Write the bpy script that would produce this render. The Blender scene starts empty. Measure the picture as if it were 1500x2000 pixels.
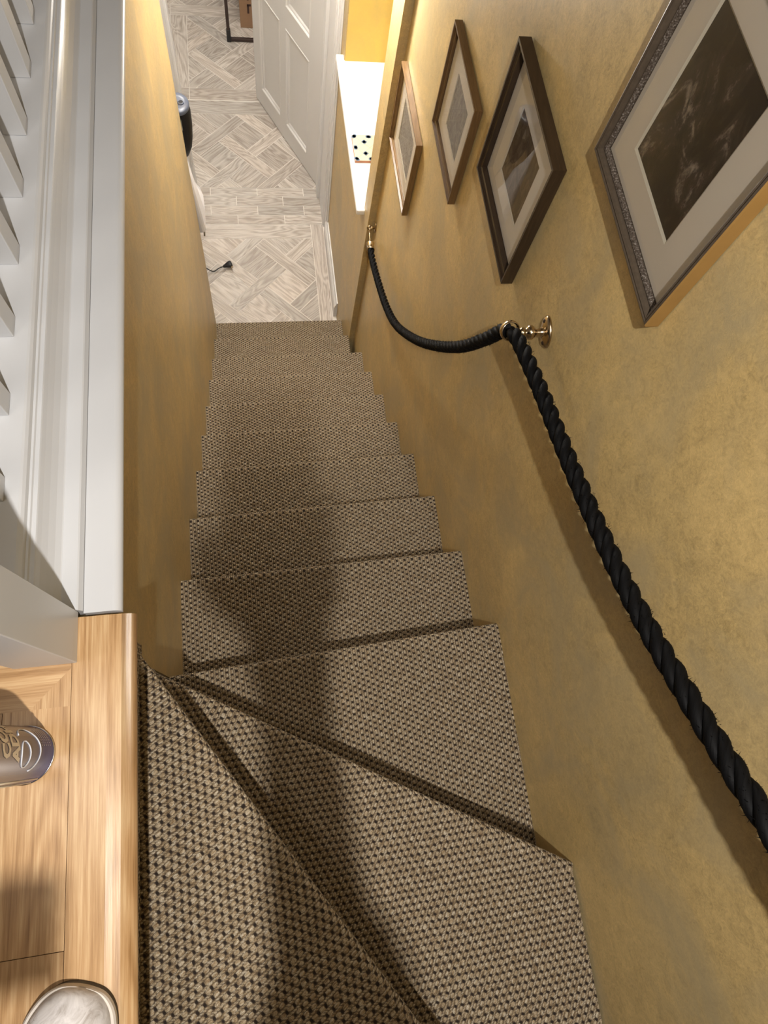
import bpy, bmesh, math, random
from mathutils import Vector, Matrix
random.seed(7)
PI = math.pi
S = bpy.context.scene
COL = S.collection
# ------------------------------------------------------------------ camera
cam_d = bpy.data.cameras.new('camera'); cam = bpy.data.objects.new('camera', cam_d); COL.objects.link(cam)
S.camera = cam
yaw, pitch, roll, FPX = 0.49055, -1.21145, 0.39207, 1282.5
cy, sy, cp, sp = math.cos(yaw), math.sin(yaw), math.cos(pitch), math.sin(pitch)
fwd = Vector((sy*cp, cy*cp, sp)); r0 = Vector((cy, -sy, 0)); u0 = r0.cross(fwd)
rt = math.cos(roll)*r0 + math.sin(roll)*u0; up = -math.sin(roll)*r0 + math.cos(roll)*u0
CP = Vector((0.24719, -0.18929, 1.50967))
M = Matrix((rt, up, -fwd)).transposed().to_4x4(); M.translation = CP
cam.matrix_world = M
cam_d.sensor_fit = 'VERTICAL'; cam_d.sensor_height = 24.0; cam_d.lens = 24.0*FPX/2000.0
cam_d.clip_start = 0.02; cam_d.clip_end = 60
# ------------------------------------------------------------------ light
w = bpy.data.worlds.new('world'); S.world = w; w.use_nodes = True
w.node_tree.nodes['Background'].inputs[0].default_value = (1.0, 0.95, 0.88, 1)
w.node_tree.nodes['Background'].inputs[1].default_value = 0.12
S.view_settings.view_transform = 'Standard'; S.view_settings.look = 'None'
S.view_settings.gamma = 1; S.view_settings.use_curve_mapping = False
S.view_settings.exposure = 0.27
def lamp(name, kind, loc, energy, col, radius=0.03, size=None, rot=None, spot=None):
    l = bpy.data.lights.new(name, kind); o = bpy.data.objects.new(name, l); COL.objects.link(o)
    o.location = loc; l.energy = energy; l.color = col
    if kind == 'AREA':
        l.shape = 'DISK'; l.size = size
    else: l.shadow_soft_size = radius
    if spot: l.spot_size = spot; l.spot_blend = 0.6
    if rot: o.rotation_euler = rot
    return o
UPPER = (0.24, -0.52, 2.10)
aim = (Vector((0.72, 0.10, 0.45))-Vector(UPPER)).to_track_quat('-Z', 'Y').to_euler()
lamp('upper_lamp_light', 'SPOT', UPPER, 112, (1.0, 0.95, 0.89), 0.013, rot=aim, spot=math.radians(128)).data.spot_blend = 1.0
lamp('landing_fill_light', 'AREA', (-0.5, -0.2, 2.95), 8, (1.0, 0.92, 0.82), size=0.5)  # unseen soft fill disc added to brighten the upper stairs, no fitting
HALL = (0.30, 2.62, 0.36)
lamp('hall_downlight_light', 'POINT', HALL, 30, (1.0, 0.98, 0.96), 0.035)
lamp('hall_downlight_light', 'POINT', (0.60, 1.98, 0.34), 19, (1.0, 0.96, 0.90), 0.035)
ROOM = (0.10, 4.35, 0.36)
lamp('room_downlight_light', 'POINT', ROOM, 38, (1.0, 0.96, 0.9), 0.035)
lamp('room_far_light', 'POINT', (1.2, 5.3, 0.36), 12, (1.0, 0.96, 0.9), 0.035)

# ------------------------------------------------------------------ node helpers
class N:
    def __init__(s, t, k): s.t = t; s.k = k
def mat_new(name):
    m = bpy.data.materials.new(name); m.use_nodes = True
    return m, m.node_tree, m.node_tree.nodes['Principled BSDF']
class E:                                  # expression over shader sockets
    tree = None
    def __init__(s, sock): s.s = sock
    @staticmethod
    def op(o, *a, clamp=False):
        n = E.tree.nodes.new('ShaderNodeMath'); n.operation = o; n.use_clamp = clamp
        for i, x in enumerate(a):
            if isinstance(x, E): E.tree.links.new(x.s, n.inputs[i])
            else: n.inputs[i].default_value = x
        return E(n.outputs[0])
    def __add__(a, b): return E.op('ADD', a, b)
    def __radd__(a, b): return E.op('ADD', b, a)
    def __sub__(a, b): return E.op('SUBTRACT', a, b)
    def __rsub__(a, b): return E.op('SUBTRACT', b, a)
    def __mul__(a, b): return E.op('MULTIPLY', a, b)
    def __rmul__(a, b): return E.op('MULTIPLY', b, a)
    def __truediv__(a, b): return E.op('DIVIDE', a, b)
def fl(a): return E.op('FLOOR', a)
def fr(a): return E.op('FRACT', a)
def ab(a): return E.op('ABSOLUTE', a)
def mx(a, b): return E.op('MAXIMUM', a, b)
def mn(a, b): return E.op('MINIMUM', a, b)
def sn(a): return E.op('SINE', a)
def sq(a): return E.op('SQRT', a)
def smooth(a, lo, hi):
    n = E.tree.nodes.new('ShaderNodeMapRange'); n.interpolation_type = 'SMOOTHSTEP'
    E.tree.links.new(a.s, n.inputs[0]); n.inputs[1].default_value = lo; n.inputs[2].default_value = hi
    return E(n.outputs[0])
def tex_uv(t):
    n = t.nodes.new('ShaderNodeTexCoord'); return n
def noise(t, vec, scale, detail=2, rough=0.5, dist=0.0):
    n = t.nodes.new('ShaderNodeTexNoise'); n.inputs['Scale'].default_value = scale
    n.inputs['Detail'].default_value = detail; n.inputs['Roughness'].default_value = rough
    n.inputs['Distortion'].default_value = dist
    t.links.new(vec, n.inputs['Vector']); return n.outputs['Fac']
def mapping(t, vec, scale=(1, 1, 1), loc=(0, 0, 0), rot=(0, 0, 0)):
    n = t.nodes.new('ShaderNodeMapping'); n.inputs['Scale'].default_value = scale
    n.inputs['Location'].default_value = loc; n.inputs['Rotation'].default_value = rot
    t.links.new(vec, n.inputs['Vector']); return n.outputs[0]
def ramp(t, fac, stops):
    n = t.nodes.new('ShaderNodeValToRGB'); el = n.color_ramp.elements
    while len(el) < len(stops): el.new(0.5)
    for e, (p, c) in zip(el, stops): e.position = p; e.color = (*c, 1)
    t.links.new(fac, n.inputs[0]); return n.outputs[0]
def mixc(t, fac, a, b, mode='MIX'):
    n = t.nodes.new('ShaderNodeMix'); n.data_type = 'RGBA'; n.blend_type = mode
    for sock, v in ((n.inputs[0], fac), (n.inputs[6], a), (n.inputs[7], b)):
        if isinstance(v, (int, float)): sock.default_value = v
        elif isinstance(v, tuple): sock.default_value = (*v, 1)
        else: t.links.new(v, sock)
    return n.outputs[2]
def bump(t, b, h, strength, dist=0.002):
    n = t.nodes.new('ShaderNodeBump'); n.inputs['Strength'].default_value = strength
    n.inputs['Distance'].default_value = dist
    t.links.new(h, n.inputs['Height']); t.links.new(n.outputs[0], b.inputs['Normal'])
def simple(name, col, rough=0.5, metal=0.0, spec=0.5, nscale=0, namt=0.0, bmp=0.0):
    m, t, b = mat_new(name)
    b.inputs['Roughness'].default_value = rough; b.inputs['Metallic'].default_value = metal
    b.inputs['Specular IOR Level'].default_value = spec
    tc = tex_uv(t)
    nz = noise(t, tc.outputs['Object'], nscale or 40, 3)
    c = mixc(t, nz, tuple(x*(1-namt) for x in col), tuple(min(1, x*(1+namt)) for x in col))
    t.links.new(c, b.inputs['Base Color'])
    if bmp: bump(t, b, nz, bmp, 0.001)
    return m

# ------------------------------------------------------------------ materials
def mk_wall(name, base, amt=0.13):
    m, t, b = mat_new(name); tc = tex_uv(t); P = tc.outputs['Object']
    fib = noise(t, mapping(t, P, (1, 1, 1)), 95, 4, 0.6, 2.2)
    mid = noise(t, P, 26, 3, 0.6, 1.6)
    big = noise(t, P, 3.2, 3, 0.5, 0.6)
    ora = noise(t, mapping(t, P, (1, 1, 1), (4, 2, 7)), 4.5, 4, 0.65, 0.8)
    E.tree = t
    hair = noise(t, P, 170, 3, 0.55, 4.5)
    v = E(fib)*0.32 + E(hair)*0.22 + E(mid)*0.22 + E(big)*0.24
    d = tuple(x*(1-amt*1.7) for x in base); l = tuple(min(1, x*(1+amt*1.5)) for x in base)
    c = ramp(t, v.s, [(0.36, d), (0.5, base), (0.64, l)])
    c2 = mixc(t, ramp(t, ora, [(0.42, (0, 0, 0)), (0.68, (0.75, 0.75, 0.75))]), c, (base[0]*0.74, base[1]*0.83, base[2]*1.12))
    t.links.new(c2, b.inputs['Base Color'])
    b.inputs['Roughness'].default_value = 0.42; b.inputs['Specular IOR Level'].default_value = 0.45
    bump(t, b, (E(fib)*.5+E(hair)*.5).s, 0.3, 0.0008)
    return m
WALL = mk_wall('gold_wallpaper', (0.485, 0.352, 0.150), 0.22)
YELLOW = mk_wall('yellow_paint', (0.72, 0.47, 0.09), 0.04)
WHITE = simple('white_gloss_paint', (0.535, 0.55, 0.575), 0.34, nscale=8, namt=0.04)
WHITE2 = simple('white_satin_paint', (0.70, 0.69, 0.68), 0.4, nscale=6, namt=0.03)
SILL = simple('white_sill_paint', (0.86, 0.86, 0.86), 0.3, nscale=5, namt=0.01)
DOORM = simple('pale_grey_door_paint', (0.68, 0.67, 0.655), 0.38, nscale=5, namt=0.02)
CEIL = simple('ceiling_paint', (0.75, 0.73, 0.69), 0.8, nscale=5, namt=0.02)
BRASS = simple('aged_brass', (0.50, 0.40, 0.27), 0.2, 1.0, nscale=60, namt=0.12)
DARKHOLE = simple('dark_screw', (0.05, 0.03, 0.02), 0.4, 0.8)
BLACKP = simple('black_plastic', (0.010, 0.010, 0.012), 0.38, spec=0.3)
GREYP = simple('slate_blue_plastic', (0.075, 0.09, 0.13), 0.35)
PAPER = simple('white_label', (0.8, 0.76, 0.66), 0.6)
METAL_D = simple('dark_brown_metal', (0.055, 0.035, 0.03), 0.35, 0.3)
GROUT = simple('pale_grout', (0.72, 0.68, 0.62), 0.7)
RUBBER = simple('black_rubber', (0.02, 0.02, 0.022), 0.6)
BOXM = simple('cardboard', (0.36, 0.22, 0.13), 0.8, nscale=30, namt=0.1)
PRINTB = simple('dark_print', (0.07, 0.035, 0.03), 0.7)
CLOTH_W = simple('white_cover_cloth', (0.80, 0.80, 0.84), 0.85, nscale=14, namt=0.05)
TUBE_W = simple('white_enamelled_tube', (0.75, 0.75, 0.76), 0.3)
TERRA = simple('terracotta', (0.42, 0.20, 0.12), 0.8, nscale=60, namt=0.2)
BLUEG = simple('cobalt_glaze', (0.10, 0.17, 0.28), 0.3, nscale=200, namt=0.5)
TANG = simple('tan_glaze_line', (0.45, 0.35, 0.2), 0.4)
SKIN = simple('skin', (0.55, 0.34, 0.25), 0.5)
JUMPER = simple('navy_jumper', (0.05, 0.06, 0.09), 0.9)
JEANS = simple('dark_denim', (0.04, 0.055, 0.09), 0.9)
HAIR = simple('brown_hair', (0.08, 0.045, 0.025), 0.7)

def mk_carpet():
    m, t, b = mat_new('boucle_sisal_weave'); E.tree = t
    tc = tex_uv(t); sep = t.nodes.new('ShaderNodeSeparateXYZ')
    wob = t.nodes.new('ShaderNodeTexNoise'); wob.inputs['Scale'].default_value = 55; wob.inputs['Detail'].default_value = 2
    t.links.new(tc.outputs['UV'], wob.inputs['Vector'])
    sc = t.nodes.new('ShaderNodeVectorMath'); sc.operation = 'SCALE'; sc.inputs['Scale'].default_value = 0.0042
    sb = t.nodes.new('ShaderNodeVectorMath'); sb.operation = 'SUBTRACT'; sb.inputs[1].default_value = (0.5, 0.5, 0.5)
    t.links.new(wob.outputs['Color'], sb.inputs[0]); t.links.new(sb.outputs[0], sc.inputs[0])
    ad = t.nodes.new('ShaderNodeVectorMath'); t.links.new(tc.outputs['UV'], ad.inputs[0]); t.links.new(sc.outputs[0], ad.inputs[1])
    t.links.new(ad.outputs[0], sep.inputs[0])
    u = E(sep.outputs[0])*(1/0.0105); v = E(sep.outputs[1])*(1/0.0128)
    cu = fl(u); fu = fr(u)
    par = fr(cu*0.5)                          # 0 or .5 on alternate columns
    fv = fr(v+par)
    # chunky loops in the middle of each column
    sk = fl(v+par); jit = E(noise(t, mapping(t, tc.outputs['UV'], (95, 78, 1)), 1.0, 1))
    dx = (fu-0.5)*(1/0.33); dy = (fv-0.5)*(1/0.38)
    r = sq(dx*dx+dy*dy)
    loop = smooth(r+(jit-0.5)*0.9, 1.25, 0.2)
    # slanting fibres over the loops
    fib = sn((u*1.3+v*0.5)*(2*PI*3.0))*0.5+0.5
    # twisted stitch line between columns
    e = mn(fu, 1-fu)*(1/0.22)
    st = smooth(e, 1.15, 0.2)*(sn((v*2.5+u*1.6)*(2*PI))*0.36+0.60)
    h0 = mx(loop, st)
    fine = E(noise(t, mapping(t, ad.outputs[0], (1, 0.38, 1), (0, 0, 0), (0, 0, 0.42)), 1500, 3, 0.65))
    h = h0*(0.84+fib*0.16)
    hh = h*0.88 + (fine-0.5)*0.42+0.07
    blot = E(noise(t, tc.outputs['UV'], 40, 3, 0.6)); strand = E(noise(t, mapping(t, tc.outputs['UV'], (1, 0.22, 1)), 330, 2))
    light = ramp(t, strand.s, [(0.30, (0.36, 0.26, 0.15)), (0.48, (0.62, 0.51, 0.345)), (0.66, (0.86, 0.79, 0.64))])
    dark = (0.020, 0.014, 0.012)
    mask = smooth(hh+(blot-0.5)*0.25, 0.12, 0.46)
    hx = (fu-0.5)*(1/0.30); hy = mn(fv, 1-fv)*(1/0.19); rh = sq(hx*hx+hy*hy)+(jit-0.5)*0.7
    hole = smooth(rh, 1.25, 0.55)
    crev_shade = (0.115, 0.082, 0.052)  # occlusion shade between loops and stitches, painted into the colour as brown
    hl = smooth(fine, 0.32, 0.72)
    light = mixc(t, (1-hl).s, light, mixc(t, 1.0, light, (0.42, 0.36, 0.30), 'MULTIPLY'))
    c = mixc(t, (hole*0.96).s, mixc(t, mask.s, crev_shade, light), dark)
    t.links.new(c, b.inputs['Base Color']); b.inputs['Roughness'].default_value = 0.75
    b.inputs['Specular IOR Level'].default_value = 0.25
    bump(t, b, hh.s, 1.0, 0.0042)
    return m
CARPET = mk_carpet()

def mk_wood(name, stops, rough=0.35, scale=(26, 1.6), bmp=0.08, tintamt=0.3, ringmix=0.6):
    m, t, b = mat_new(name); E.tree = t; tc = tex_uv(t); UV = tc.outputs['UV']
    at = t.nodes.new('ShaderNodeAttribute'); at.attribute_name = 'tint'
    off = t.nodes.new('ShaderNodeVectorMath'); off.operation = 'SCALE'
    t.links.new(at.outputs['Color'], off.inputs[0]); off.inputs['Scale'].default_value = 37.0
    ad = t.nodes.new('ShaderNodeVectorMath'); t.links.new(UV, ad.inputs[0]); t.links.new(off.outputs[0], ad.inputs[1])
    base = noise(t, mapping(t, ad.outputs[0], (scale[0]*0.45, scale[1]*.6, 1)), 1.0, 2, 0.5, 0.5)
    rings = sn(E(base)*90.0)*0.5+0.5
    pores = noise(t, mapping(t, ad.outputs[0], (scale[0]*22, scale[1]*12, 1)), 1.0, 3, 0.6)
    streak = noise(t, mapping(t, ad.outputs[0], (scale[0]*7, scale[1]*0.9, 1)), 1.0, 3, 0.6)
    v = rings*(0.22*ringmix)+E(streak)*0.55+E(pores)*0.45-0.11*ringmix
    c = ramp(t, v.s, stops)
    pk = t.nodes.new('ShaderNodeSeparateXYZ'); t.links.new(at.outputs['Color'], pk.inputs[0])
    if name == 'wood_effect_tile': c = mixc(t, (E(pk.outputs[1])*0.35).s, c, mixc(t, 1.0, c, (1.0, 0.90, 0.83), 'MULTIPLY'))
    hv = t.nodes.new('ShaderNodeSeparateXYZ'); t.links.new(at.outputs['Color'], hv.inputs[0])
    br = E(hv.outputs[0])*tintamt+(1-tintamt*0.5)
    cc = t.nodes.new('ShaderNodeVectorMath'); cc.operation = 'SCALE'
    t.links.new(c, cc.inputs[0]); t.links.new(br.s, cc.inputs['Scale'])
    t.links.new(cc.outputs[0], b.inputs['Base Color'])
    b.inputs['Roughness'].default_value = rough
    bump(t, b, E(pores).s, bmp, 0.0006)
    return m
OAK = mk_wood('oak', [(0.30, (0.26, 0.14, 0.055)), (0.5, (0.42, 0.255, 0.12)), (0.70, (0.56, 0.39, 0.215))], 0.28, tintamt=0.12)
WALNUT = mk_wood('dark_walnut', [(0.3, (0.035, 0.018, 0.012)), (0.6, (0.10, 0.055, 0.035)), (0.8, (0.2, 0.12, 0.08))], 0.35)
TILE = mk_wood('wood_effect_tile', [(0.30, (0.30, 0.255, 0.21)), (0.5, (0.46, 0.415, 0.37)), (0.70, (0.60, 0.56, 0.51))], 0.42, (22, 2.2), 0.03, 0.34, 1.0)
FR_DARK = mk_wood('dark_oak_frame', [(0.3, (0.018, 0.010, 0.005)), (0.6, (0.032, 0.018, 0.009)), (0.8, (0.05, 0.03, 0.014))], 0.4, (60, 5))
FR_MID = mk_wood('brown_wood_frame', [(0.3, (0.075, 0.038, 0.014)), (0.6, (0.12, 0.066, 0.026)), (0.8, (0.17, 0.10, 0.04))], 0.4, (60, 5))
FR_LIGHT = mk_wood('light_oak_frame', [(0.3, (0.12, 0.062, 0.02)), (0.6, (0.20, 0.112, 0.04)), (0.8, (0.27, 0.16, 0.065))], 0.4, (60, 5))
def mk_gilt():
    m, t, b = mat_new('tarnished_silver_leaf'); tc = tex_uv(t)
    nz = noise(t, tc.outputs['Object'], 420, 3, 0.7)
    c = ramp(t, nz, [(0.35, (0.045, 0.032, 0.024)), (0.55, (0.13, 0.105, 0.085)), (0.72, (0.42, 0.39, 0.36))])
    t.links.new(c, b.inputs['Base Color']); b.inputs['Metallic'].default_value = 0.5; b.inputs['Roughness'].default_value = 0.38
    bump(t, b, nz, 0.5, 0.001); return m
GILT = mk_gilt()
FR_BR = simple('umber_moulding', (0.070, 0.052, 0.036), 0.42, 0.15, nscale=150, namt=0.35)
GOLDSIDE = simple('ochre_frame_side', (0.30, 0.17, 0.05), 0.45, 0.2, nscale=30, namt=0.15)
MOUNT = simple('ivory_mount_card', (0.86, 0.79, 0.68), 0.8, nscale=20, namt=0.02)
MOUNT_W = simple('white_mount_card', (0.90, 0.86, 0.80), 0.8, nscale=20, namt=0.02)
BEVEL = simple('cream_bevel', (0.85, 0.80, 0.66), 0.7)
def mk_art(name, dark, midc, light, seed, sc=9, lo=0.38, hi=0.7):
    m, t, b = mat_new(name); tc = tex_uv(t)
    P = mapping(t, tc.outputs['UV'], (1, 0.55, 1), (seed, seed*2.3, 0), (0, 0, 0.5))
    a = noise(t, P, sc, 5, 0.55, 1.4); g = noise(t, P, sc*14, 3, 0.7, 0.5)
    E.tree = t; v = E(a)*0.85+E(g)*0.15
    t.links.new(ramp(t, v.s, [(lo, dark), ((lo+hi)/2, midc), (hi, light)]), b.inputs['Base Color'])
    b.inputs['Roughness'].default_value = 0.8; return m
ART_D = mk_art('sepia_print', (0.018, 0.012, 0.010), (0.05, 0.036, 0.03), (0.40, 0.33, 0.26), 3.7, 7, 0.47, 0.68)
ART_G = mk_art('grey_pencil_drawing', (0.25, 0.235, 0.22), (0.36, 0.34, 0.32), (0.52, 0.50, 0.46), 8.1, 24)
ART_G2 = mk_art('faded_grey_engraving', (0.27, 0.25, 0.22), (0.38, 0.36, 0.33), (0.52, 0.49, 0.45), 12.4, 30)
ART_B = mk_art('brown_etching', (0.10, 0.065, 0.035), (0.17, 0.12, 0.07), (0.26, 0.2, 0.13), 1.3, 14)
def mk_glass():
    m = bpy.data.materials.new('picture_glass'); m.use_nodes = True; t = m.node_tree
    for n in list(t.nodes):
        if n.type == 'BSDF_PRINCIPLED': t.nodes.remove(n)
    out = [n for n in t.nodes if n.type == 'OUTPUT_MATERIAL'][0]
    fz = t.nodes.new('ShaderNodeFresnel'); fz.inputs[0].default_value = 1.52
    mult = t.nodes.new('ShaderNodeMath'); mult.operation = 'MULTIPLY'; mult.inputs[1].default_value = 0.75; mult.use_clamp = True
    tr = t.nodes.new('ShaderNodeBsdfTransparent'); gl = t.nodes.new('ShaderNodeBsdfGlossy'); gl.inputs['Roughness'].default_value = 0.01
    mix = t.nodes.new('ShaderNodeMixShader')
    t.links.new(fz.outputs[0], mult.inputs[0]); t.links.new(mult.outputs[0], mix.inputs[0])
    t.links.new(tr.outputs[0], mix.inputs[1]); t.links.new(gl.outputs[0], mix.inputs[2]); t.links.new(mix.outputs[0], out.inputs[0])
    return m
GLASS = mk_glass()
def mk_can():
    m, t, b = mat_new('printed_tin'); tc = tex_uv(t); E.tree = t
    sep = t.nodes.new('ShaderNodeSeparateXYZ'); t.links.new(tc.outputs['Object'], sep.inputs[0])
    z = E(sep.outputs[2])-0.6
    c = ramp(t, (z*(1/0.2)).s, [(0.0, (0.03, 0.05, 0.22)), (0.16, (0.05, 0.065, 0.19)), (0.32, (0.13, 0.13, 0.17)), (0.9, (0.20, 0.18, 0.18))])
    t.links.new(c, b.inputs['Base Color']); b.inputs['Metallic'].default_value = 0.35; b.inputs['Roughness'].default_value = 0.22
    return m
CANM = mk_can()
CREAM = simple('cream_print', (0.62, 0.53, 0.40), 0.4)
BLUEB = simple('pale_line_print', (0.6, 0.62, 0.68), 0.35)
CHROME = simple('bright_steel', (0.7, 0.7, 0.72), 0.15, 1.0)
def mk_shoe():
    m, t, b = mat_new('scuffed_white_leather'); tc = tex_uv(t); P = tc.outputs['Object']
    n1 = noise(t, P, 34, 5, 0.7, 1.2)
    vor = t.nodes.new('ShaderNodeTexVoronoi'); vor.feature = 'DISTANCE_TO_EDGE'; vor.inputs['Scale'].default_value = 42
    wv = t.nodes.new('ShaderNodeVectorMath'); wv.operation = 'ADD'
    nn = t.nodes.new('ShaderNodeTexNoise'); nn.inputs['Scale'].default_value = 30; nn.inputs['Detail'].default_value = 4
    sc = t.nodes.new('ShaderNodeVectorMath'); sc.operation = 'SCALE'; sc.inputs['Scale'].default_value = 0.05
    t.links.new(P, nn.inputs['Vector']); t.links.new(nn.outputs['Color'], sc.inputs[0])
    t.links.new(P, wv.inputs[0]); t.links.new(sc.outputs[0], wv.inputs[1]); t.links.new(wv.outputs[0], vor.inputs['Vector'])
    base = ramp(t, n1, [(0.3, (0.30, 0.27, 0.25)), (0.5, (0.52, 0.50, 0.50)), (0.7, (0.68, 0.66, 0.66))])
    cr = ramp(t, vor.outputs['Distance'], [(0.0, (1, 1, 1)), (0.018, (0.3, 0.3, 0.3)), (0.04, (0, 0, 0))])
    E.tree = t
    gate = smooth(E(noise(t, P, 12, 2)), 0.46, 0.62)
    f = E(cr)*gate
    c = mixc(t, f.s, base, (0.12, 0.085, 0.06))
    t.links.new(c, b.inputs['Base Color']); b.inputs['Roughness'].default_value = 0.5
    bump(t, b, n1, 0.25, 0.001); return m
SHOEM = mk_shoe()
SOLEM = simple('off_white_welt', (0.55, 0.50, 0.45), 0.6, nscale=50, namt=0.2)
def mk_rope():
    m, t, b = mat_new('black_rope_fibre'); tc = tex_uv(t)
    nz = noise(t, mapping(t, tc.outputs['UV'], (1, 0.06, 1)), 120, 3, 0.7)
    t.links.new(ramp(t, nz, [(0.35, (0.001, 0.001, 0.0012)), (0.75, (0.004, 0.004, 0.0045))]), b.inputs['Base Color'])
    b.inputs['Roughness'].default_value = 0.65; b.inputs['Specular IOR Level'].default_value = 0.10
    bump(t, b, nz, 0.6, 0.001); return m
ROPEM = mk_rope()
def mk_emit(name, col, s):
    m, t, b = mat_new(name); b.inputs['Emission Color'].default_value = (*col, 1); b.inputs['Emission Strength'].default_value = s
    b.inputs['Base Color'].default_value = (0.8, 0.8, 0.8, 1); return m
BULB = mk_emit('lit_frosted_bulb', (1.0, 0.93, 0.83), 6)
NIGHT = simple('night_glass', (0.01, 0.012, 0.016), 0.05)

# ------------------------------------------------------------------ mesh builder
class MB:
    def __init__(s): s.v = []; s.f = []; s.uv = []; s.mi = []; s.t = []; s.mats = []; s.sm = []
    def mat(s, m):
        if m not in s.mats: s.mats.append(m)
        return s.mats.index(m)
    def poly(s, pts, m, uv=None, tint=None, smooth=False):
        b = len(s.v); s.v += [tuple(p) for p in pts]; s.f.append(list(range(b, b+len(pts))))
        if uv is None:
            n = Vector((0, 0, 0)); P = [Vector(p) for p in pts]
            for i in range(len(P)): n += P[i].cross(P[(i+1) % len(P)])
            a = max(range(3), key=lambda k: abs(n[k]))
            ax = [k for k in (0, 1, 2) if k != a]
            uv = [(p[ax[0]], p[ax[1]]) for p in pts]
        s.uv.append(uv); s.mi.append(s.mat(m)); s.t.append(tint or (0.5, 0.5, 0)); s.sm.append(smooth)
    def box(s, a, b, m, tint=None, grain=None):
        x0, y0, z0 = a; x1, y1, z1 = b
        F = [[(x0, y0, z0), (x0, y1, z0), (x1, y1, z0), (x1, y0, z0)], [(x0, y0, z1), (x1, y0, z1), (x1, y1, z1), (x0, y1, z1)],
             [(x0, y0, z0), (x1, y0, z0), (x1, y0, z1), (x0, y0, z1)], [(x1, y1, z0), (x0, y1, z0), (x0, y1, z1), (x1, y1, z1)],
             [(x0, y1, z0), (x0, y0, z0), (x0, y0, z1), (x0, y1, z1)], [(x1, y0, z0), (x1, y1, z0), (x1, y1, z1), (x1, y0, z1)]]
        for f in F:
            uv = None
            if grain is not None:
                n = (Vector(f[1])-Vector(f[0])).cross(Vector(f[2])-Vector(f[0])); k = max(range(3), key=lambda i: abs(n[i]))
                ax = [i for i in range(3) if i != k]
                if grain in ax: ax = [i for i in ax if i != grain]+[grain]
                uv = [(p[ax[0]], p[ax[1]]) for p in f]
            s.poly(f, m, uv, tint)
    def ring(s, rings, m, closed=True, cap=True, uvs=None, smooth=True, tint=None):
        """quads between successive rings of points"""
        n = len(rings[0])
        for i in range(len(rings)-1):
            for j in range(n if closed else n-1):
                k = (j+1) % n
                uv = None
                if uvs: uv = [(j*uvs[0], i*uvs[1]), ((j+1)*uvs[0], i*uvs[1]), ((j+1)*uvs[0], (i+1)*uvs[1]), (j*uvs[0], (i+1)*uvs[1])]
                s.poly([rings[i][j], rings[i][k], rings[i+1][k], rings[i+1][j]], m, uv, tint, smooth)
        if cap and closed:
            s.poly(list(reversed(rings[0])), m, None, tint); s.poly(rings[-1], m, None, tint)
    def tube(s, pts, r, m, n=10, uvs=(0.01, 0.01), cap=True, up=None):
        P = [Vector(p) for p in pts]; rings = []
        ref = Vector(up) if up else Vector((0.31, 0.2, 0.93))
        for i, p in enumerate(P):
            d = (P[min(i+1, len(P)-1)]-P[max(i-1, 0)]).normalized()
            a = d.cross(ref).normalized(); b = d.cross(a).normalized(); ref = -b if False else ref
            rr = r[i] if isinstance(r, (list, tuple)) else r
            rings.append([p+rr*(math.cos(2*PI*j/n)*a+math.sin(2*PI*j/n)*b) for j in range(n)])
        s.ring(rings, m, True, cap, uvs)
    def lathe(s, o, ax, prof, m, n=24, sx=1.0, sy=1.0, ref=(0, 0, 1), cap=True):
        """prof: (along, radius)"""
        o = Vector(o); ax = Vector(ax).normalized(); rf = Vector(ref)
        if abs(ax.dot(rf)) > 0.95: rf = Vector((0, 1, 0))
        a = ax.cross(rf).normalized(); b = a.cross(ax).normalized()
        rings = [[o+ax*h+r*(sx*math.cos(2*PI*j/n)*a+sy*math.sin(2*PI*j/n)*b) for j in range(n)] for h, r in prof]
        s.ring(rings, m, True, cap)
    def torus(s, o, ax, R, r, m, n=28, k=10, flat=1.0):
        o = Vector(o); ax = Vector(ax).normalized(); rf = Vector((0, 0, 1)) if abs(ax.z) < 0.9 else Vector((0, 1, 0))
        a = ax.cross(rf).normalized(); b = a.cross(ax).normalized(); rings = []
        for i in range(n+1):
            t = 2*PI*i/n; c = a*math.cos(t)+b*math.sin(t)
            rings.append([o+c*(R+r*math.cos(2*PI*j/k))+ax*(flat*r*math.sin(2*PI*j/k)) for j in range(k)])
        s.ring(rings, m, True, False)
    def build(s, name, parent=None, bevel=0, loc=None, recalc=True, seg=2, props=None):
        me = bpy.data.meshes.new(name); vs = s.v
        if loc: vs = [(x-loc[0], y-loc[1], z-loc[2]) for x, y, z in vs]
        me.from_pydata(vs, [], s.f)
        for m in s.mats: me.materials.append(m)
        me.uv_layers.new(name='UVMap'); me.color_attributes.new('tint', 'FLOAT_COLOR', 'CORNER'); i = 0
        uvl = me.uv_layers['UVMap']; ca = me.color_attributes['tint']
        for fi, p in enumerate(me.polygons):
            p.material_index = s.mi[fi]; p.use_smooth = s.sm[fi]
            for k in range(len(s.f[fi])):
                uvl.data[i].uv = s.uv[fi][k]; ca.data[i].color = (*s.t[fi], 1); i += 1
        bm = bmesh.new(); bm.from_mesh(me)
        bmesh.ops.remove_doubles(bm, verts=bm.verts, dist=1e-6)
        if bevel:
            es = [e for e in bm.edges if len(e.link_faces) == 2 and e.calc_face_angle(0) > 0.6]
            bmesh.ops.bevel(bm, geom=es, offset=bevel, segments=seg, affect='EDGES', profile=0.5, clamp_overlap=True)
        if recalc: bmesh.ops.recalc_face_normals(bm, faces=bm.faces)
        bm.to_mesh(me); bm.free()
        o = bpy.data.objects.new(name, me); COL.objects.link(o)
        if loc: o.location = loc
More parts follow.
